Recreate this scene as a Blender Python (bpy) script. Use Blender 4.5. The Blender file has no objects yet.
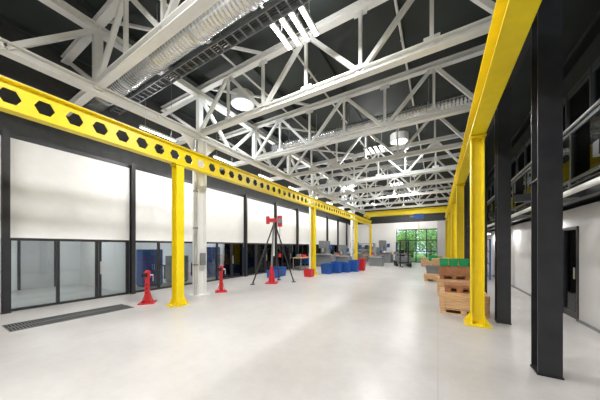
import bpy, math, random
from mathutils import Vector, Matrix
random.seed(4)
scene=bpy.context.scene
scene.view_settings.view_transform='Standard'

# ---------------------------------------------------------------- materials
def mat(name,col,rough=0.5,metal=0.0,var=0.06,scale=6.0,bump=0.0,emit=None,estr=0.0,spec=0.5,stretch=None):
    m=bpy.data.materials.new(name); m.use_nodes=True
    nt=m.node_tree; b=nt.nodes['Principled BSDF']
    b.inputs['Roughness'].default_value=rough
    b.inputs['Metallic'].default_value=metal
    b.inputs['Specular IOR Level'].default_value=spec
    tc=nt.nodes.new('ShaderNodeTexCoord'); n=nt.nodes.new('ShaderNodeTexNoise')
    n.inputs['Scale'].default_value=scale; n.inputs['Detail'].default_value=5
    if stretch:
        mp=nt.nodes.new('ShaderNodeMapping'); mp.inputs['Scale'].default_value=stretch
        nt.links.new(tc.outputs['Object'],mp.inputs['Vector']); nt.links.new(mp.outputs['Vector'],n.inputs['Vector'])
    else:
        nt.links.new(tc.outputs['Object'],n.inputs['Vector'])
    r=nt.nodes.new('ShaderNodeValToRGB')
    r.color_ramp.elements[0].position=0.3; r.color_ramp.elements[1].position=0.7
    c=Vector(col)
    r.color_ramp.elements[0].color=(*(c*(1-var)),1); r.color_ramp.elements[1].color=(*[min(1,x*(1+var)) for x in c],1)
    nt.links.new(n.outputs['Fac'],r.inputs['Fac']); nt.links.new(r.outputs['Color'],b.inputs['Base Color'])
    if bump:
        bp=nt.nodes.new('ShaderNodeBump'); bp.inputs['Strength'].default_value=bump; bp.inputs['Distance'].default_value=0.01
        nt.links.new(n.outputs['Fac'],bp.inputs['Height']); nt.links.new(bp.outputs['Normal'],b.inputs['Normal'])
    if emit:
        b.inputs['Emission Color'].default_value=(*emit,1); b.inputs['Emission Strength'].default_value=estr
    return m

WHITE=mat('white_paint',(.82,.82,.80),.5,var=.03)
PANEL=mat('white_wall_panel',(.84,.84,.84),.6,var=.02)
YEL=mat('yellow_paint',(.86,.66,.006),.4,var=.04)
BLK=mat('black_steel',(.020,.021,.025),.38,var=.2)
DARK=mat('dark_roof',(.030,.037,.036),.65,var=.35,scale=.6)
DARKW=mat('dark_wall',(.035,.037,.038),.7,var=.2)
GREYW=mat('grey_plaster',(.56,.55,.55),.7,var=.04,scale=2)
RED=mat('red_paint',(.55,.012,.018),.35)
BLUE=mat('blue_plastic',(.01,.08,.34),.4)
GREEN=mat('green_plastic',(.01,.30,.10),.4)
ORNG=mat('rust_wood',(.36,.15,.06),.6,var=.2)
WOOD=mat('pine_wood',(.60,.37,.19),.6,var=.25,scale=4,stretch=(1,1,14),bump=.3)
GALV=mat('galvanised_steel',(.66,.67,.68),.3,metal=.8,var=.15,scale=3)
GREY=mat('grey_machine_paint',(.20,.21,.22),.4)
FRAME=mat('anthracite_window_frame',(.07,.075,.08),.35)
GRATE=mat('dark_grating_steel',(.16,.16,.16),.5,metal=.4)
RUB=mat('rubber',(.015,.015,.015),.8)
LEAF=mat('leaf',(.20,.42,.08),.7,var=.6,scale=1.5)
BARK=mat('bark',(.12,.08,.05),.9,var=.3)
GRASS=mat('grass',(.12,.25,.04),.9,var=.4)
LED=mat('led_diffuser',(.9,.9,.9),.5,emit=(1,.98,.95),estr=9)
DAY=mat('daylight_diffuser',(.9,.9,.9),.5,emit=(.80,.91,1),estr=2.2)
CARD=mat('cardboard',(.45,.30,.17),.8,var=.1)

def glassmat(name,tint,ior=1.5):
    G=bpy.data.materials.new(name); G.use_nodes=True
    nt=G.node_tree; nt.nodes.clear()
    o=nt.nodes.new('ShaderNodeOutputMaterial'); mx=nt.nodes.new('ShaderNodeMixShader')
    t=nt.nodes.new('ShaderNodeBsdfTransparent'); g=nt.nodes.new('ShaderNodeBsdfGlossy'); fr=nt.nodes.new('ShaderNodeFresnel')
    t.inputs['Color'].default_value=(*tint,1); g.inputs['Roughness'].default_value=.02; fr.inputs['IOR'].default_value=ior
    nt.links.new(fr.outputs[0],mx.inputs[0]); nt.links.new(t.outputs[0],mx.inputs[1]); nt.links.new(g.outputs[0],mx.inputs[2]); nt.links.new(mx.outputs[0],o.inputs[0])
    return G
GLASS=glassmat('glass',(.84,.88,.88))

DUCT=bpy.data.materials.new('spiral_duct_metal'); DUCT.use_nodes=True
nt=DUCT.node_tree; b=nt.nodes['Principled BSDF']; b.inputs['Metallic'].default_value=.8; b.inputs['Roughness'].default_value=.22
b.inputs['Base Color'].default_value=(.66,.67,.68,1)
tc=nt.nodes.new('ShaderNodeTexCoord'); w=nt.nodes.new('ShaderNodeTexWave'); w.inputs['Scale'].default_value=3.2; w.bands_direction='X'
bp=nt.nodes.new('ShaderNodeBump'); bp.inputs['Strength'].default_value=.45; bp.inputs['Distance'].default_value=.02
nt.links.new(tc.outputs['Object'],w.inputs['Vector']); nt.links.new(w.outputs['Fac'],bp.inputs['Height']); nt.links.new(bp.outputs['Normal'],b.inputs['Normal'])

CONC=bpy.data.materials.new('polished_concrete'); CONC.use_nodes=True
nt=CONC.node_tree; b=nt.nodes['Principled BSDF']
tc=nt.nodes.new('ShaderNodeTexCoord')
def noise(s,d,rgh=.6):
    n=nt.nodes.new('ShaderNodeTexNoise'); n.inputs['Scale'].default_value=s; n.inputs['Detail'].default_value=d; n.inputs['Roughness'].default_value=rgh
    nt.links.new(tc.outputs['Object'],n.inputs['Vector']); return n
n1=noise(.6,3,.5); n2=noise(5,6,.7)
ad=nt.nodes.new('ShaderNodeMath'); ad.operation='MULTIPLY_ADD'; ad.inputs[1].default_value=.5
nt.links.new(n2.outputs['Fac'],ad.inputs[0]); nt.links.new(n1.outputs['Fac'],ad.inputs[2])
r=nt.nodes.new('ShaderNodeValToRGB'); r.color_ramp.elements[0].position=.40; r.color_ramp.elements[1].position=1.1 if False else 1.0
r.color_ramp.elements[0].color=(.39,.37,.355,1); r.color_ramp.elements[1].color=(.55,.53,.515,1)
nt.links.new(ad.outputs[0],r.inputs['Fac'])
br=nt.nodes.new('ShaderNodeTexBrick'); br.offset=0; br.inputs['Scale'].default_value=1; br.inputs['Mortar Size'].default_value=.004
br.inputs['Brick Width'].default_value=5.48; br.inputs['Row Height'].default_value=5.48; br.inputs['Mortar Smooth'].default_value=.3
nt.links.new(tc.outputs['Object'],br.inputs['Vector'])
mm=nt.nodes.new('ShaderNodeMix'); mm.data_type='RGBA'
nt.links.new(br.outputs['Fac'],mm.inputs['Factor']); nt.links.new(r.outputs['Color'],mm.inputs['A']); mm.inputs['B'].default_value=(.36,.35,.34,1)
nt.links.new(mm.outputs['Result'],b.inputs['Base Color'])
b.inputs['Roughness'].default_value=.30
b.inputs['Specular IOR Level'].default_value=.45

# ---------------------------------------------------------------- mesh builder
class B:
    def __init__(s): s.v=[];s.f=[];s.m=[];s.sm=[];s.mats=[]
    def mi(s,m):
        if m not in s.mats: s.mats.append(m)
        return s.mats.index(m)
    def add(s,vs,fs,m,smooth=False):
        k=len(s.v); s.v+=[tuple(x) for x in vs]; i=s.mi(m)
        for f in fs: s.f.append([k+a for a in f]); s.m.append(i); s.sm.append(smooth)
    def obox(s,c,ax,ay,az,m):
        c=Vector(c); vs=[c+ax*i+ay*j+az*k for i in(-1,1) for j in(-1,1) for k in(-1,1)]
        s.add(vs,[(0,1,3,2),(4,6,7,5),(0,4,5,1),(2,3,7,6),(0,2,6,4),(1,5,7,3)],m)
    def box(s,x0,x1,y0,y1,z0,z1,m):
        s.obox(((x0+x1)/2,(y0+y1)/2,(z0+z1)/2),Vector(((x1-x0)/2,0,0)),Vector((0,(y1-y0)/2,0)),Vector((0,0,(z1-z0)/2)),m)
    def beam(s,p,q,w,h,m,up=(0,0,1),off=0):
        p=Vector(p);q=Vector(q);a=(q-p);L=a.length;a.normalize();u=Vector(up)
        if abs(a.dot(u))>.98: u=Vector((1,0,0)) if abs(a.x)<.9 else Vector((0,1,0))
        sd=a.cross(u).normalized();u=sd.cross(a).normalized()
        s.obox((p+q)/2+u*off,a*L/2,sd*w/2,u*h/2,m)
    def ibeam(s,p,q,w,h,m,up=(0,0,1),t=.02):
        s.beam(p,q,w,t,m,up,off=h/2-t/2); s.beam(p,q,w,t,m,up,off=-h/2+t/2); s.beam(p,q,t,h-2*t,m,up)
    def cyl(s,p,q,r1,m,r2=None,n=16,cap=True):
        if r2 is None:r2=r1
        p=Vector(p);q=Vector(q);a=(q-p).normalized();u=Vector((0,0,1)) if abs(a.z)<.9 else Vector((1,0,0))
        x=a.cross(u).normalized();y=a.cross(x)
        vs=[];
        for c,r in((p,r1),(q,r2)):
            for i in range(n):
                t=2*math.pi*i/n; vs.append(c+x*r*math.cos(t)+y*r*math.sin(t))
        s.add(vs,[(i,(i+1)%n,n+(i+1)%n,n+i) for i in range(n)],m,True)
        if cap: s.add(vs,[tuple(range(n-1,-1,-1)),tuple(range(n,2*n))],m)
    def ring(s,c,r0,r1,z0,z1,m,n=28):
        vs=[]
        for r,z in((r0,z0),(r1,z0),(r1,z1),(r0,z1)):
            for i in range(n):
                t=2*math.pi*i/n; vs.append((c[0]+r*math.cos(t),c[1]+r*math.sin(t),z))
        fs=[]
        for k in range(4):
            for i in range(n):
                fs.append((k*n+i,k*n+(i+1)%n,((k+1)%4)*n+(i+1)%n,((k+1)%4)*n+i))
        s.add(vs,fs,m)
    def prism(s,pts,d,m):
        d=Vector(d);n=len(pts);a=[Vector(p) for p in pts];vs=a+[p+d for p in a]
        s.add(vs,[tuple(range(n-1,-1,-1)),tuple(range(n,2*n))]+[(i,(i+1)%n,n+(i+1)%n,n+i) for i in range(n)],m)
    def obj(s,name,bevel=0):
        me=bpy.data.meshes.new(name);me.from_pydata(s.v,[],s.f)
        for m in s.mats: me.materials.append(m)
        for i,p in enumerate(me.polygons): p.material_index=s.m[i];p.use_smooth=s.sm[i]
        me.update();o=bpy.data.objects.new(name,me);scene.collection.objects.link(o)
        if bevel:
            bm=o.modifiers.new('bevel','BEVEL');bm.width=bevel;bm.segments=2;bm.limit_method='ANGLE'
        return o

WX=-9.1; RX=2.6; Y0=-6.0; Y1=27.0; ROOF=7.15
# ---------------------------------------------------------------- shell
b=B(); b.box(-13.6,5.6,Y0-.2,Y1+.3,-.2,0,CONC); b.obj('floor')
b=B(); b.box(-13.6,5.6,Y0-.2,Y1+.3,ROOF,ROOF+.2,DARK); b.obj('ceiling')
b=B(); x=-9.0
while x<3.4:
    b.box(x-.04,x+.04,Y0+.01,Y1-.01,ROOF-.125,ROOF-.005,DARK); x+=2.05
b.obj('roof_purlins')
b=B(); b.box(-13.6,5.6,Y0-.2,Y0,0,ROOF,PANEL); b.obj('wall_back')

bays=[1.30+2.74*k for k in range(-3,10)]
b=B()
b.box(WX-.12,WX,Y0,Y1,4.42,ROOF,DARKW)
for i,y in enumerate(bays[:-1]):
    b.box(WX-.12,WX,y+.05,bays[i+1]-.05,1.83,4.30,PANEL)
b.box(WX-.14,WX-.005,Y0,Y1,4.30,4.42,BLK)
b.box(WX-.12,WX,bays[-1]+.05,Y1,0,4.30,PANEL)
b.obj('wall_left')
for i,y in enumerate(bays[:-1]):
    b=B(); y0=y+.07; y1=bays[i+1]-.07
    b.box(WX-.1,WX,y0,y1,1.76,1.83,BLK); b.box(WX-.1,WX,y0,y1,0,.06,BLK)
    n=3; w=(y1-y0)/n
    for k in range(n+1):
        yy=y0+k*w; t=.03
        b.box(WX-.1,WX,max(y0,yy-t),min(y1,yy+t),.06,1.76,BLK)
    b.box(WX-.06,WX-.05,y0,y1,.06,1.76,GLASS)
    b.box(WX-.02,WX+.02,y1-w+.04,y1-w+.1,.06,1.76,BLK); b.box(WX-.02,WX+.02,y1-.1,y1-.04,.06,1.76,BLK)
    b.box(WX+.02,WX+.05,y1-w+.06,y1-w+.09,.75,1.15,GALV)
    b.obj('window_%d'%(i+1))
for y in bays:
    b=B(); b.ibeam((WX+.085,y,0),(WX+.085,y,4.45),.12,.16,BLK,up=(1,0,0),t=.015); b.box(WX+.006,WX+.17,y-.08,y+.08,0,.015,BLK)
    b.obj('facade_post')
b=B(); b.box(-13.5,-13.38,Y0,Y1,0,3,PANEL); b.obj('wall_office')
b=B(); b.box(-13.38,WX-.15,Y0,Y1,2.7,2.8,PANEL); b.obj('ceiling_office')
for i in (1,4,6,8,10,12):
    b=B(); y=bays[i]; b.box(-13.38,WX-.16,y-.05,y+.05,0,2.7,PANEL); b.obj('wall_partition')
def area(name,loc,sx,sy,pw,parent=None,col=(1,.988,.975),up=False):
    l=bpy.data.lights.new(name,'AREA');l.shape='RECTANGLE';l.size=sx;l.size_y=sy;l.energy=pw;l.color=col
    o=bpy.data.objects.new(name,l);o.location=loc;scene.collection.objects.link(o)
    if up: o.rotation_euler=(math.pi,0,0)
    if parent: o.parent=parent
    return o
for i in (2,3,4,5,6,7,8,10):
    y=bays[i]+1.37
    b=B(); b.box(-12.0,-10.2,y-.12,y+.12,2.62,2.68,LED); b.box(-12.05,-10.15,y-.15,y+.15,2.66,2.7,WHITE); o=b.obj('office_ceiling_lamp')
    area('lamp_light',(-11.1,y,2.61),1.8,.24,24,o,(.92,.97,1))
def cabinet(x,y,w,d,h,m,name='storage_cabinet'):
    b=B(); b.box(x-d/2,x+d/2,y-w/2,y+w/2,.05,h,m); b.box(x-d/2+.03,x+d/2-.03,y-w/2+.03,y+w/2-.03,0,.05,BLK)
    b.box(x+d/2,x+d/2+.015,y-w/2+.02,y-.005,.08,h-.03,m); b.box(x+d/2,x+d/2+.015,y+.005,y+w/2-.02,.08,h-.03,m)
    b.box(x+d/2+.015,x+d/2+.035,y-.05,y-.03,h*.45,h*.6,GALV); b.box(x+d/2+.015,x+d/2+.035,y+.03,y+.05,h*.45,h*.6,GALV)
    b.obj(name,.004)
cabinet(-10.4,5.3,.8,.5,1.5,BLUE); cabinet(-10.4,6.5,.8,.5,1.2,GREY); cabinet(-10.6,8.5,.9,.5,1.6,BLUE); cabinet(-10.6,11.3,.9,.5,1.6,BLUE)
cabinet(-10.5,13.9,1.2,.5,1.6,GREY); cabinet(-10.5,16.5,1.2,.5,1.6,BLUE)
def desk(x,y):
    b=B(); b.box(x-.4,x+.4,y-.8,y+.8,.71,.75,WHITE)
    for sx in(-.35,.35):
        for sy in(-.75,.75): b.box(x+sx-.025,x+sx+.025,y+sy-.025,y+sy+.025,0,.71,BLK)
    b.box(x-.03,x+.03,y-.75,y+.75,.62,.68,BLK); b.obj('office_desk')
desk(-12.2,7.5)
for k,yy in enumerate((.2,2.2)):
    b=B(); X=-13.375; b.box(X,X+.05,yy,yy+.07,0,2.1,BLK); b.box(X,X+.05,yy+.95,yy+1.02,0,2.1,BLK); b.box(X,X+.05,yy,yy+1.02,2.03,2.1,BLK)
    b.box(X,X+.03,yy+.07,yy+.95,0,2.03,GREYW); b.box(X+.03,X+.08,yy+.8,yy+.88,.95,1.0,GALV); b.obj('door_%d'%(k+2))

# end wall with big window opening
wx0,wx1,wz=-3.85,-.05,3.45
b=B()
b.box(-13.6,wx0,Y1,Y1+.25,0,4.2,PANEL); b.box(wx1,5.6,Y1,Y1+.25,0,4.2,GREYW); b.box(wx0,wx1,Y1,Y1+.25,wz,4.2,PANEL)
b.box(-13.6,5.6,Y1,Y1+.25,4.2,ROOF,DARKW); b.obj('wall_end')
b=B()
for k in range(5):
    xx=wx0+(wx1-wx0)*k/4; b.box(xx-.045,xx+.045,Y1+.02,Y1+.14,0,wz,BLK)
for z in (0.04,1.15,2.3,wz-.04): b.box(wx0,wx1,Y1+.03,Y1+.13,z-.04,z+.04,BLK)
b.box(wx0,wx1,Y1+.07,Y1+.08,.05,wz-.05,GLASS); b.obj('window_20')

# right lower wall
b=B(); dy0,dy1=7.35,8.25
b.box(RX,RX+.15,Y0,dy0,0,2.46,GREYW); b.box(RX,RX+.15,dy1,Y1,0,2.46,GREYW); b.box(RX,RX+.15,dy0,dy1,2.05,2.46,GREYW)
b.obj('wall_right')
b=B(); b.box(RX-.02,RX+.12,dy0,dy0+.06,0,2.05,BLK); b.box(RX-.02,RX+.12,dy1-.06,dy1,0,2.05,BLK); b.box(RX-.02,RX+.12,dy0,dy1,1.99,2.05,BLK)
b.box(RX+.03,RX+.07,dy0+.06,dy1-.06,0,.15,BLK); b.box(RX+.03,RX+.07,dy0+.06,dy0+.12,.15,1.99,BLK); b.box(RX+.03,RX+.07,dy1-.12,dy1-.06,.15,1.99,BLK)
b.box(RX+.045,RX+.055,dy0+.1,dy1-.1,.15,1.99,GLASS); b.box(RX-.04,RX-.02,dy0+.1,dy0+.13,.9,1.15,GALV); b.obj('door_1')
b=B(); b.box(RX-.015,RX,Y0,dy0,0,.06,GREY); b.box(RX-.015,RX,dy1,Y1,0,.06,GREY); b.obj('baseboard_right')
b=B(); b.box(5.4,5.6,Y0,Y1,0,6.5,PANEL); b.box(5.4,5.6,Y0,Y1,6.5,ROOF,DARKW); b.obj('wall_far_right')

# ---------------------------------------------------------------- mezzanine
MX=2.25
b=B(); b.box(MX,5.39,Y0+.01,Y1-.01,2.58,2.74,DARKW); b.box(3.62,5.38,Y0+.02,Y1-.02,2.74,2.75,GREYW)  # pale floor sheet added to bounce light up to the office ceiling
b.ibeam((MX,Y0+.01,2.62),(MX,Y1-.01,2.62),.14,.3,BLK)
y=Y0+1
while y<Y1-.3:
    b.beam((1.31,y+.17,2.55),(MX,y+.17,2.55),.1,.14,BLK); b.beam((MX,y,2.53),(5.39,y,2.53),.08,.1,BLK); y+=2.74
b.obj('mezzanine_deck')
b=B(); y=Y0+.3
while y<Y1-.2:
    b.box(MX-.02,MX+.02,y-.03,y+.03,2.77,3.85,FRAME); y+=1.37
for z in (3.82,2.88): b.box(MX-.03,MX+.03,Y0+.1,Y1-.1,z-.03,z+.03,FRAME)
b.cyl((MX-.05,Y0+.1,3.9),(MX-.05,Y1-.1,3.9),.028,GALV,n=10)
b.box(MX-.006,MX+.006,Y0+.1,Y1-.1,2.92,3.78,GLASS)
b.obj('mezzanine_guardrail')
b=B(); y=Y0+.2; X=3.5
b.box(X,X+.08,Y0+.01,Y1-.01,2.75,2.9,FRAME);b.box(X,X+.08,Y0+.01,Y1-.01,6.2,6.4,FRAME);b.box(X,X+.08,Y0+.01,Y1-.01,6.4,ROOF-.16,DARKW);b.box(X,X+.08,Y0+.01,Y1-.01,4.85,4.95,FRAME)
while y<Y1-.1:
    b.box(X-.02,X+.1,y-.035,y+.035,2.745,6.4,FRAME); y+=1.37
b.box(X+.03,X+.04,Y0+.01,Y1-.01,2.9,6.2,GLASS)
b.obj('window_21')
b=B(); b.box(3.6,5.39,Y0+.01,Y1-.01,6.5,6.58,PANEL); b.obj('ceiling_mezzanine_office')
for y in (3.5,6.5,9.5,12.5,16,19.5,23):
    b=B(); b.box(4.3,4.5,y-.6,y+.6,5.70,5.72,LED); b.box(4.28,4.52,y-.62,y+.62,5.72,5.78,WHITE)
    for s in(-.5,.5): b.cyl((4.4,y+s,5.78),(4.4,y+s,6.498),.008,GREY,n=6)
    o=b.obj('mezzanine_lamp')
    area('lamp_light',(4.4,y,5.69),.2,1.2,45,o); area('added_uplight',(4.4,y,5.8),.2,1.1,14,o,up=True)  # upward area light added to brighten the dark office ceiling

# ---------------------------------------------------------------- trusses
TY=[2.36+2.74*k for k in range(-3,9)]
zb,zt=5.4,6.85
def truss(y):
    b=B(); x0,x1=WX+.02,1.08
    b.ibeam((x0,y,zb),(x1,y,zb),.17,.16,WHITE,t=.025); b.ibeam((x0,y,zt),(x1,y,zt),.17,.16,WHITE,t=.025)
    xs=[-6.9+1.36*k for k in range(6)]+[1.0]
    for k,xx in enumerate(xs[:-1]):
        b.beam((xx,y,zb),(xx,y,zt),.07,.07,WHITE)
        nx=xs[k+1]
        if k%2==0: b.beam((xx,y,zb),(nx,y,zt),.09,.09,WHITE,up=(0,1,0))
        else: b.beam((xx,y,zt),(nx,y,zb),.09,.09,WHITE,up=(0,1,0))
        b.box(xx-.14,xx+.14,y-.012,y+.012,zb+.05,zb+.2,WHITE)
        b.box(xx-.14,xx+.14,y-.012,y+.012,zt-.2,zt-.05,WHITE)
    b.beam((-6.9,y,zb),(-9.0,y,zt),.085,.085,WHITE,up=(0,1,0))
    b.obj('roof_truss')
for y in TY: truss(y)
b=B(); X=-6.9; z0=5.28; z1=6.7
b.ibeam((X,Y0+.01,z0),(X,Y1-.01,z0),.22,.2,WHITE,t=.03); b.ibeam((X,Y0+.01,z1),(X,Y1-.01,z1),.2,.18,WHITE,t=.03)
ys=[TY[0]+1.37*k for k in range(24)]
for k,y in enumerate(ys[:-1]):
    if k%2==0: b.beam((X,y,z0),(X,y,z1),.16,.16,WHITE)
    a,c=(z0,z1) if k%2 else (z1,z0)
    if ys[k+1]<Y1 and not (y<2.95<ys[k+1]): b.beam((X,y,a),(X,ys[k+1],c),.1,.1,WHITE)
b.obj('lattice_girder')
b=B()
for i in range(0,len(TY)-1):
    b.beam((-6.9,TY[i],zt+.12),(-4.2,TY[i+1],zt+.12),.06,.06,WHITE)
b.obj('roof_bracing')
b=B()
for xx in (-5.2,-3.4,-.8):
    b.cyl((xx,Y0+.05,6.98),(xx,Y1-.05,6.98),.03,WHITE,n=10)
    y=Y0+1.5
    while y<Y1: b.cyl((xx,y,6.98),(xx,y,6.86),.012,GALV,n=6); b.cyl((xx,y,6.86),(xx,y,6.85),.03,GALV,n=8); b.cyl((xx,y+.3,6.98),(xx,y+.3,ROOF-.005),.008,GREY,n=6); y+=2.74
b.obj('sprinkler_pipes')
for y in (-3.12,5.1,13.32,21.54):
    b=B(); X=-6.9
    b.ibeam((X,y,.03),(X,y,5.18),.30,.32,WHITE,up=(0,1,0),t=.03)
    b.box(X-.24,X+.24,y-.24,y+.24,0,.03,WHITE)
    b.prism([(X-.01,y-.15,5.16),(X-.01,y-.7,5.17),(X-.01,y-.15,4.6)],(.02,0,0),WHITE)
    b.prism([(X-.01,y+.15,5.16),(X-.01,y+.7,5.17),(X-.01,y+.15,4.6)],(.02,0,0),WHITE)
    b.cyl((X+.08,y-.22,.03),(X+.08,y-.22,5.1),.045,GALV,n=14)
    for z in (1,2.2,3.4,4.6): b.box(X+.02,X+.14,y-.27,y-.15,z,z+.04,GREY)
    b.box(X+.15,X+.19,y-.1,y+.1,1.0,1.4,GREY)
    b.obj('building_column')

for y in (-4.2,-1.4,4.17,6.5,9.2,11.95,14.7,17.4,20.1,22.9,25.6):
    b=B(); b.ibeam((1.19,y,0.0),(1.19,y,ROOF-.2),.22,.25,BLK,up=(0,1,0),t=.018)
    b.box(1.07,1.31,y-.135,y+.135,0,.02,BLK)
    for z in (2.45,4.6): b.box(1.08,1.3,y-.11,y+.11,z,z+.02,BLK)
    b.obj('mezzanine_column')
b=B(); b.ibeam((1.19,Y0+.01,5.05),(1.19,Y1-.01,5.05),.2,.34,BLK); b.obj('eaves_beam')

# ---------------------------------------------------------------- crane runways
def castell(X,ya,yb,z0,z1,w):
    b=B(); b.box(X-w/2,X+w/2,ya,yb,z0,z0+.025,YEL); b.box(X-w/2,X+w/2,ya,yb,z1-.025,z1,YEL)
    zc=(z0+z1)/2; hh=(z1-z0)/2-.025; p=.41; t=.012; y=ya
    while y<yb-.01:
        c=y+p/2
        O=[(-p/2,0),(-p/2,hh),(p/2,hh),(p/2,0),(p/2,-hh),(-p/2,-hh)]
        H=[(-.135,0),(-.07,.12),(.07,.12),(.135,0),(.07,-.12),(-.07,-.12)]
        vs=[]
        for sx in(-t,t):
            for q in(O,H): vs+=[(X+sx,c+a,zc+bb) for a,bb in q]
        fs=[]
        for i in range(6):
            j=(i+1)%6
            fs+=[(i,j,6+j,6+i),(12+i,18+i,18+j,12+j),(6+i,6+j,18+j,18+i)]
        b.add(vs,fs,YEL); y+=p
    return b
b=castell(-6.2,-5.42,-5.42+.41*76,3.87,4.38,.20)
b.box(-6.235,-6.165,-5.42,25.7,4.38,4.42,GREY)
b.obj('crane_runway_beam')
b=B(); X=.70
b.ibeam((X,-5.6,4.135),(X,25.97,4.135),.26,.51,YEL,t=.03); b.box(X-.035,X+.035,-5.6,25.97,4.39,4.43,GREY)
b.obj('crane_runway_beam')
def ycol(X,y,s=.22,top=3.865):
    b=B(); b.ibeam((X,y,.03),(X,y,top-.03),s,s,YEL,up=(1,0,0),t=.02)
    b.box(X-.22,X+.22,y-.22,y+.22,0,.03,YEL); b.box(X-.14,X+.14,y-.14,y+.14,top-.03,top,YEL)
    for sx in(-1,1):
        for sy in (-.1,.1): b.prism([(X+sx*.11,y+sy-.008,.03),(X+sx*.21,y+sy-.008,.03),(X+sx*.11,y+sy-.008,.22)],(0,.016,0),YEL)
        for sxx in(-.1,.1): b.prism([(X+sxx-.008,y+sx*.11,.03),(X+sxx-.008,y+sx*.21,.03),(X+sxx-.008,y+sx*.11,.22)],(.016,0,0),YEL)
        for sy in(-.18,.18): b.cyl((X+sx*.18,y+sy,.03),(X+sx*.18,y+sy,.06),.018,GALV,n=6)
    b.obj('crane_column')
for y in (-4.3,3.9,12.1,20.3,25.5): ycol(-6.2,y)
for y in (-2.1,6.06,10.3,14.4,18.5,25.7): ycol(.70,y)
b=B(); y=24.0
b.ibeam((-6.3,y,4.87),(.8,y,4.87),.26,.5,YEL,t=.03)
for X in(-6.2,.7):
    b.box(X-.1,X+.1,y-.9,y+.9,4.56,4.76,YEL)
    for s in(-.7,.7): b.cyl((X-.06,y+s,4.53),(X+.06,y+s,4.53),.09,BLK)
b.box(-1.9,-1.1,y-.22,y+.22,4.22,4.62,BLUE); b.cyl((-1.95,y,4.42),(-2.3,y,4.42),.14,GREY)
b.cyl((-1.5,y,4.22),(-1.5,y,3.3),.012,BLK); b.box(-1.58,-1.42,y-.05,y+.05,3.1,3.3,YEL); b.cyl((-1.5,y,3.1),(-1.5,y,2.95),.02,BLK)
b.obj('bridge_crane')

# ---------------------------------------------------------------- ducts
def duct(y,z,r,x0,x1):
    b=B(); b.cyl((x0,y,z),(x1,y,z),r,DUCT,n=36)
    x=x0+.8
    while x<x1:
        b.cyl((x-.03,y,z),(x+.03,y,z),r+.015,GALV,n=36); b.cyl((x,y,z+r),(x,y,ROOF-.05),.012,GALV,n=6); x+=1.36
    b.obj('ventilation_duct')
duct(2.95,5.92,.25,-9.0,1.0); duct(8.75,6.1,.22,-6.5,1.0)
b=B()
for yy in (3.40,3.64): b.box(-9,1.0,yy-.01,yy+.01,5.92,6.0,GREY)
x=-8.9
while x<1: b.box(x-.015,x+.015,3.4,3.64,5.925,5.95,GREY); x+=.22
x=-8.2
while x<1: b.cyl((x,3.41,6.0),(x,3.41,ROOF-.05),.01,GREY,n=6); b.cyl((x,3.63,6.0),(x,3.63,ROOF-.05),.01,GREY,n=6); x+=2.0
for k in range(3): b.cyl((-9,3.46+.05*k,5.965),(1,3.46+.05*k,5.965),.016,BLK,n=8)
b.obj('cable_tray')

# ---------------------------------------------------------------- lamps, plus added uplights that brighten the trusses
def led4(X,y,z=6.0,pw=220,upw=40):
    b=B()
    for k in range(4):
        xx=X-.33+.22*k
        b.box(xx-.05,xx+.05,y-.34,y+.34,z,z+.05,WHITE); b.box(xx-.04,xx+.04,y-.33,y+.33,z-.012,z,LED)
    for yy in(-.2,.2): b.box(X-.36,X+.36,y+yy-.015,y+yy+.015,z+.05,z+.09,GREY)
    for sx in(-.33,.33): b.cyl((X+sx,y,z+.09),(X+sx,y,ROOF-.005),.008,GREY,n=6)
    o=b.obj('high_bay_lamp')
    for k in range(4): area('lamp_light',(X-.33+.22*k,y,z-.02),.08,.66,pw/4,o)
    area('added_uplight',(X,y,z+.1),.6,.1,upw,o,up=True)  # added fill aimed upward, brightens the truss members
for y,u in ((-3.2,40),(.4,30),(4.06,25),(10.9,40),(17.6,40),(24.6,40)): led4(-2.5,y,upw=u)
def linear(X,y,z,pw=58,upw=28):
    b=B(); b.box(X-.05,X+.05,y-.55,y+.55,z,z+.06,WHITE); b.box(X-.04,X+.04,y-.53,y+.53,z-.012,z,LED)
    for s in(-.4,.4): b.cyl((X,y+s,z+.06),(X,y+s,ROOF-.005),.007,GREY,n=6)
    o=b.obj('linear_lamp'); area('lamp_light',(X,y,z-.02),.08,1.06,pw,o); area('added_uplight',(X,y,z+.07),.08,.7,upw,o,up=True)  # upward light is an added fill for the trusses above
for y in (-1.2,4.15,6.8,9.5,12.2,14.9,17.7,20.5,23.2): linear(-7.6,y,5.15,upw=18 if y==4.15 else 28)
for y in (14.0,20.0): linear(-4.6,y,5.15,20,10)
def dome(X,y,pw=80):
    b=B(); b.ring((X,y),.36,.42,ROOF-.35,ROOF-.002,WHITE); b.cyl((X,y,ROOF-.30),(X,y,ROOF-.27),.36,DAY,n=28)
    o=b.obj('roof_skylight')
    l=bpy.data.lights.new('skylight_light','AREA');l.shape='DISK';l.size=.5;l.energy=pw;l.color=(.88,.95,1)
    q=bpy.data.objects.new('skylight_light',l);q.location=(X,y,ROOF-.32);scene.collection.objects.link(q);q.parent=o
for X,y in((-6.15,6.35),(-1.65,12.5),(-6.3,19.6),(-1.65,22.0),(-1.65,-1.5)): dome(X,y)
for y in (5.2,8.5,12,16,21.5):
    b=B(); b.box(2.30,2.40,y-.3,y+.3,2.30,2.38,WHITE); b.box(2.31,2.39,y-.29,y+.29,2.285,2.30,LED); b.cyl((2.35,y-.2,2.38),(2.35,y-.2,2.46),.01,GREY,n=6); b.cyl((2.35,y+.2,2.38),(2.35,y+.2,2.46),.01,GREY,n=6)
    o=b.obj('wall_lamp'); area('lamp_light',(2.35,y,2.27),.08,.56,15,o)
b=B(); b.cyl((1.5,1.5,2.32),(1.5,Y1-.01,2.32),.035,WHITE)
y=2
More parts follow.
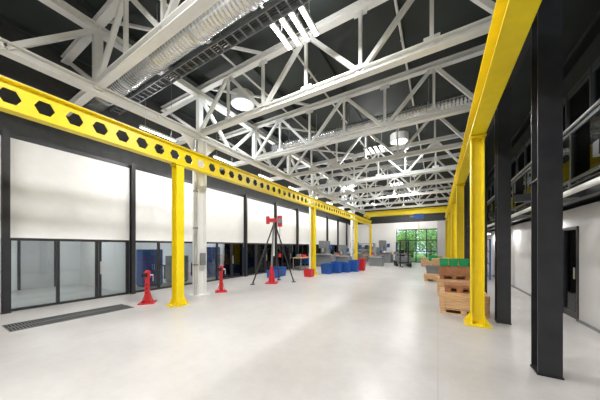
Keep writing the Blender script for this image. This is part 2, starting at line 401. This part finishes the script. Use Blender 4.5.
while y<Y1: b.cyl((1.5,y,2.35),(1.5,y,2.48),.008,GREY,n=6); y+=2.5
b.obj('conduit_pipe')
b=B(); b.cyl((1.02,8.3,0.02),(1.02,8.3,4.6),.075,GALV,n=20); b.cyl((1.02,8.3,0),(1.02,8.3,.03),.12,GALV)
for z in(1,2.2,3.4): b.ring((1.02,8.3),.075,.09,z,z+.05,GREY)
b.obj('downpipe')

# ---------------------------------------------------------------- floor grating
b=B()
for xa in (-7.62,-7.26):
    b.box(xa,xa+.32,1.05,3.15,.0,.004,RUB)
    for s in (xa,xa+.305): b.box(s,s+.015,1.05,3.15,0,.012,GRATE)
    y=1.05
    while y<3.15: b.box(xa+.01,xa+.31,y,y+.014,0,.011,GRATE); y+=.045
b.obj('floor_drain_grating')

# ---------------------------------------------------------------- red stands
def stand(X,y,rot=0,name='red_jack_stand'):
    b=B()
    b.box(-.2,.2,-.2,.2,0,.03,RED)
    b.prism([(-.07,-.06,.03),(.07,-.06,.03),(.045,-.045,.72),(-.045,-.045,.72)],(0,.10,0),RED)
    for s in(-.12,.12):
        b.prism([(s-.007,-.13,.03),(s-.007,.13,.03),(s*.45,.02,.3),(s*.45,-.02,.3)],(.014,0,0),RED)
    b.box(-.07,.07,-.07,.07,.72,.90,RED); b.box(-.12,.02,-.1,-.07,.75,.86,RUB); b.cyl((0,0,.90),(0,0,.93),.05,RED)
    for z in(.3,.42,.54): b.cyl((0,-.07,z),(0,-.045,z),.02,RUB,n=10)
    b.cyl((.07,0,.8),(.14,0,.8),.02,GALV,n=8); b.cyl((.14,0,.8),(.14,.0,.62),.012,GALV,n=8)
    o=b.obj(name,.005); o.location=(X,y,0); o.rotation_euler=(0,0,rot)
stand(-7.15,3.58,.9); stand(-6.72,5.85,.9)
def aframe(X,y):
    b=B()
    b.prism([(-.26,-.26,0),(.26,-.26,0),(.26,.26,0),(-.26,.26,0)],(0,0,.04),RED)
    b.cyl((0,0,.04),(0,0,.75),.15,RED,r2=.07,n=12); b.cyl((0,0,.75),(.1,0,2.75),.045,GREY,n=12)
    b.cyl((.1,0,1.2),(.1,0,2.9),.03,WHITE,n=12)
    b.box(-.22,.42,-.09,.09,2.70,2.86,RED); b.box(.26,.46,-.08,.08,2.5,2.98,RED); b.box(-.24,-.1,-.1,.1,2.62,2.95,RED); b.cyl((.36,-.12,2.75),(.36,.12,2.75),.11,GREY)
    for q in((-.75,-.45),(.95,.35),(.2,1.0)):
        b.beam((q[0],q[1],.03),(.12,0,2.7),.05,.05,BLK); b.box(q[0]-.09,q[0]+.09,q[1]-.09,q[1]+.09,0,.03,BLK)
    b.cyl((.36,0,2.65),(.36,0,1.3),.01,BLK,n=6); b.box(.31,.41,-.04,.04,1.15,1.3,RED)
    o=b.obj('tripod_hoist'); o.location=(X,y,0); o.rotation_euler=(0,0,.5)
aframe(-6.35,8.35)

# ---------------------------------------------------------------- crates etc
def woodcrate(x0,x1,y0,y1,z,h,m,name='wooden_crate'):
    b=B()
    for yy in (y0,(y0+y1)/2-.05,y1-.1): b.box(x0,x1,yy,yy+.1,z,z+.022,m)
    for xx in (x0,(x0+x1)/2-.06,x1-.12):
        for yy in (y0,(y0+y1)/2-.05,y1-.1): b.box(xx,xx+.12,yy,yy+.1,z+.022,z+.1,m)
    b.box(x0,x1,y0,y1,z+.1,z+.122,m)
    zz=z+.13; n=max(1,round((h-.13)/.19)); sh=(h-.13)/n
    for k in range(n):
        a=zz+k*sh; c=a+sh-.008
        b.box(x0,x1,y0,y0+.022,a,c,m); b.box(x0,x1,y1-.022,y1,a,c,m); b.box(x0,x0+.022,y0+.022,y1-.022,a,c,m); b.box(x1-.022,x1,y0+.022,y1-.022,a,c,m)
    for xx in (x0+.02,x1-.1): b.box(xx,xx+.08,y0-.018,y0,zz,z+h-.01,m)
    for yy in (y0+.02,y1-.1): b.box(x0-.018,x0,yy,yy+.08,zz,z+h-.01,m)
    b.box(x0,x1,y0,y1,z+h-.01,z+h,m)
    b.obj(name,.003)
woodcrate(.05,1.0,6.66,7.5,0,.50,WOOD)
woodcrate(.15,.75,6.75,7.35,.502,.18,ORNG)
def tub(X,y,z,w,d,h,m,name):
    b=B(); t=.02
    def ring(x,yy,zz): return [(X-x,y-yy,zz),(X+x,y-yy,zz),(X+x,y+yy,zz),(X-x,y+yy,zz)]
    vs=ring(w*.44,d*.44,z)+ring(w*.5,d*.5,z+h)+ring(w*.5-t,d*.5-t,z+h)+ring(w*.44-t,d*.44-t,z+t)
    fs=[(3,2,1,0)]
    for k in range(3):
        for i in range(4): fs.append((k*4+i,k*4+(i+1)%4,(k+1)*4+(i+1)%4,(k+1)*4+i))
    fs.append((12,13,14,15)); b.add(vs,fs,m)
    zz=z+h*.93
    b.box(X-w*.52,X+w*.52,y-d*.52,y-d*.5+.005,zz-.01,zz+.02,m);b.box(X-w*.52,X+w*.52,y+d*.5-.005,y+d*.52,zz-.01,zz+.02,m)
    b.box(X-w*.52,X-w*.5+.005,y-d*.52,y+d*.52,zz-.01,zz+.02,m);b.box(X+w*.5-.005,X+w*.52,y-d*.52,y+d*.52,zz-.01,zz+.02,m)
    b.obj(name,.004)
woodcrate(.0,.9,8.9,9.8,0,.55,WOOD); woodcrate(.05,.85,8.95,9.75,.552,.42,ORNG)
for k in range(3): tub(.17+.27*k,9.2,.974,.25,.4,.24,GREEN,'green_plastic_tub')
woodcrate(-.55,.35,12.4,13.3,0,.35,WOOD); tub(-.1,12.85,.352,.8,.7,.35,GREY,'grey_plastic_tub')
woodcrate(-.4,.5,15.8,16.7,0,.5,WOOD); woodcrate(-.3,.4,15.9,16.6,.502,.4,WOOD); woodcrate(-.7,.1,18.9,19.7,0,.6,WOOD)
tub(-.3,19.3,.602,.6,.5,.4,GREEN,'green_plastic_tub')
woodcrate(-1.2,-.4,22.0,22.8,0,.7,WOOD); woodcrate(-.6,.3,20.8,21.6,0,.9,CARD)
tub(-5.75,13.0,0,.6,.5,.62,BLUE,'blue_plastic_bin'); tub(-5.4,13.7,0,.6,.5,.70,BLUE,'blue_plastic_bin'); tub(-5.05,14.4,0,.6,.5,.62,BLUE,'blue_plastic_bin'); tub(-4.75,15.1,0,.6,.5,.75,BLUE,'blue_plastic_bin')
tub(-6.0,11.2,0,.45,.45,.40,RED,'red_plastic_bin'); tub(-4.5,16.0,0,.45,.45,.8,RED,'red_plastic_bin')
tub(-7.4,9.9,0,.6,.5,.4,BLUE,'blue_plastic_bin'); tub(-7.6,10.7,0,.6,.5,.5,BLUE,'blue_plastic_bin')

def machine(X,y,s=1):
    b=B(); b.box(X-.6*s,X+.6*s,y-.4*s,y+.4*s,0,.8*s,GREY); b.box(X-.25*s,X+.2*s,y-.25*s,y+.35*s,.8*s,1.75*s,GREY)
    b.box(X-.2*s,X+.15*s,y-.65*s,y-.25*s,1.25*s,1.75*s,GREY); b.cyl((X,y-.45*s,1.25*s),(X,y-.45*s,1.0*s),.07*s,GALV)
    b.box(X-.5*s,X+.5*s,y-.6*s,y-.1*s,.8*s,.88*s,GALV); b.box(X+.3*s,X+.5*s,y-.1,y+.05,1.2*s,1.5*s,BLUE); b.beam((X+.2*s,y,1.4*s),(X+.3*s,y,1.4*s),.04,.04,GREY)
    b.obj('milling_machine',.01)
machine(-7.2,23.2,1.2); machine(-4.9,25.4,1.3); machine(-8.0,17.8,1.2); machine(-6.9,19.0); machine(-4.5,20.6,.9)
def bench(X,y,rot=0):
    b=B(); b.box(-.9,.9,-.35,.35,.82,.88,WOOD)
    for sx in(-.84,.84):
        for sy in(-.3,.3): b.box(sx-.03,sx+.03,sy-.03,sy+.03,0,.82,GREY)
    b.box(-.84,.84,-.3,.3,.2,.23,GREY); b.box(.2,.8,-.33,.3,.4,.82,BLUE); b.box(-.7,-.45,-.1,.15,.88,1.1,GREY); b.box(-.2,.3,-.1,.2,.88,1.05,RED)
    o=b.obj('workbench',.004); o.location=(X,y,0); o.rotation_euler=(0,0,rot)
bench(-8.3,14.6,1.57); bench(-8.2,21.2,1.57); bench(-5.2,22.4,0); bench(-3.2,25.6,0)
def rack(X,y,rot=0):
    b=B()
    for sx in(-.9,.9):
        for sy in(-.3,.3): b.box(sx-.03,sx+.03,sy-.03,sy+.03,0,2.0,BLUE)
    for z in(.15,.75,1.35,1.95):
        b.box(-.9,.9,-.3,.3,z,z+.04,GREY)
        if z<1.9:
            x=-.8
            while x<.6:
                w=random.uniform(.2,.4); b.box(x,min(x+w,.85),-.22,.22,z+.04,z+.04+random.uniform(.2,.45),random.choice([CARD,RED,GREY,BLUE,BLK])); x+=w+.05
    o=b.obj('storage_rack'); o.location=(X,y,0); o.rotation_euler=(0,0,rot)
rack(-6.9,26.3); rack(1.9,15.5,1.57); rack(1.9,19.2,1.57); rack(2.1,24,1.57)
def forklift(X,y,rot=.5):
    b=B(); b.box(-.5,.5,-.7,.6,.2,.8,GREY); b.box(-.45,.45,.1,.65,.8,1.05,GREY)
    for sx in(-.5,.5):
        for sy in(-.45,.4): b.cyl((sx-.09,sy,.22),(sx+.09,sy,.22),.22,RUB)
    for sx in(-.42,.42):
        b.beam((sx,-.4,.8),(sx,-.15,2.0),.05,.05,BLK); b.beam((sx,.5,1.0),(sx,.35,2.0),.05,.05,BLK)
    b.box(-.47,.47,-.2,.4,2.0,2.05,BLK)
    for sx in(-.3,.3): b.box(sx-.05,sx+.05,-.85,-.75,.05,2.1,BLK); b.box(sx-.06,sx+.06,-1.8,-.85,.03,.07,BLK)
    b.box(-.4,.4,-.87,-.83,.3,.4,BLK); b.box(-.2,.2,.0,.35,.8,.95,RUB); b.box(-.2,.2,.3,.4,.95,1.35,RUB)
    o=b.obj('forklift',.01); o.location=(X,y,0); o.rotation_euler=(0,0,rot)
forklift(-2.6,21.5,.3)

# ---------------------------------------------------------------- outside
b=B(); b.box(-30,30,Y1+.3,70,-.25,-.05,GRASS); b.obj('ground')
def tree(X,y,h,r):
    b=B(); b.cyl((X,y,-.1),(X,y,h*.6),.18,BARK,r2=.08,n=8)
    for k in range(5):
        a=k*1.3; b.cyl((X,y,h*(.3+.06*k)),(X+math.cos(a)*r*.6,y+math.sin(a)*r*.6,h*(.5+.07*k)),.06,BARK,r2=.02,n=6)
    vs=[];fs=[]
    for i in range(1700):
        d=Vector((random.gauss(0,1),random.gauss(0,1),random.gauss(0,1))).normalized()*(random.random()**.4)
        c=Vector((X,y,h*.55))+Vector((d.x*r,d.y*r,d.z*h*.5))
        if c.z<.1: c.z=.1+random.random()
        u=Vector((random.gauss(0,1),random.gauss(0,1),random.gauss(0,1))).normalized(); w=u.orthogonal().normalized(); s=.13
        k=len(vs); vs+=[c-u*s,c+w*s*.6,c+u*s,c-w*s*.6]; fs.append((k,k+1,k+2,k+3))
    b.add(vs,fs,LEAF); b.obj('tree')
for X,y,h,r in((-6.5,35,5.0,1.8),(-3.6,33.5,3.6,1.3),(-.8,34.5,4.6,1.6),(1.8,35,5,1.8),(-8,38,6,2.4),(-3.4,40,6,2.2),(.4,41,6,2.2)): tree(X,y,h,r)
s=bpy.data.lights.new('sun','SUN'); s.energy=6; s.angle=.02; so=bpy.data.objects.new('sun',s); so.rotation_euler=(math.radians(50),0,math.radians(-20)); scene.collection.objects.link(so)
w=bpy.data.worlds.new('sky'); scene.world=w; w.use_nodes=True
w.node_tree.nodes['Background'].inputs[0].default_value=(.72,.85,1,1); w.node_tree.nodes['Background'].inputs[1].default_value=2.0

# ---------------------------------------------------------------- camera
c=bpy.data.cameras.new('camera'); c.sensor_width=36; c.lens=235/600*36; c.shift_y=47/600; c.clip_end=300; c.clip_start=.05
co=bpy.data.objects.new('camera',c); co.location=(0,0,1.6); co.rotation_euler=(math.radians(90),0,math.radians(30.4)); scene.collection.objects.link(co)
scene.camera=co
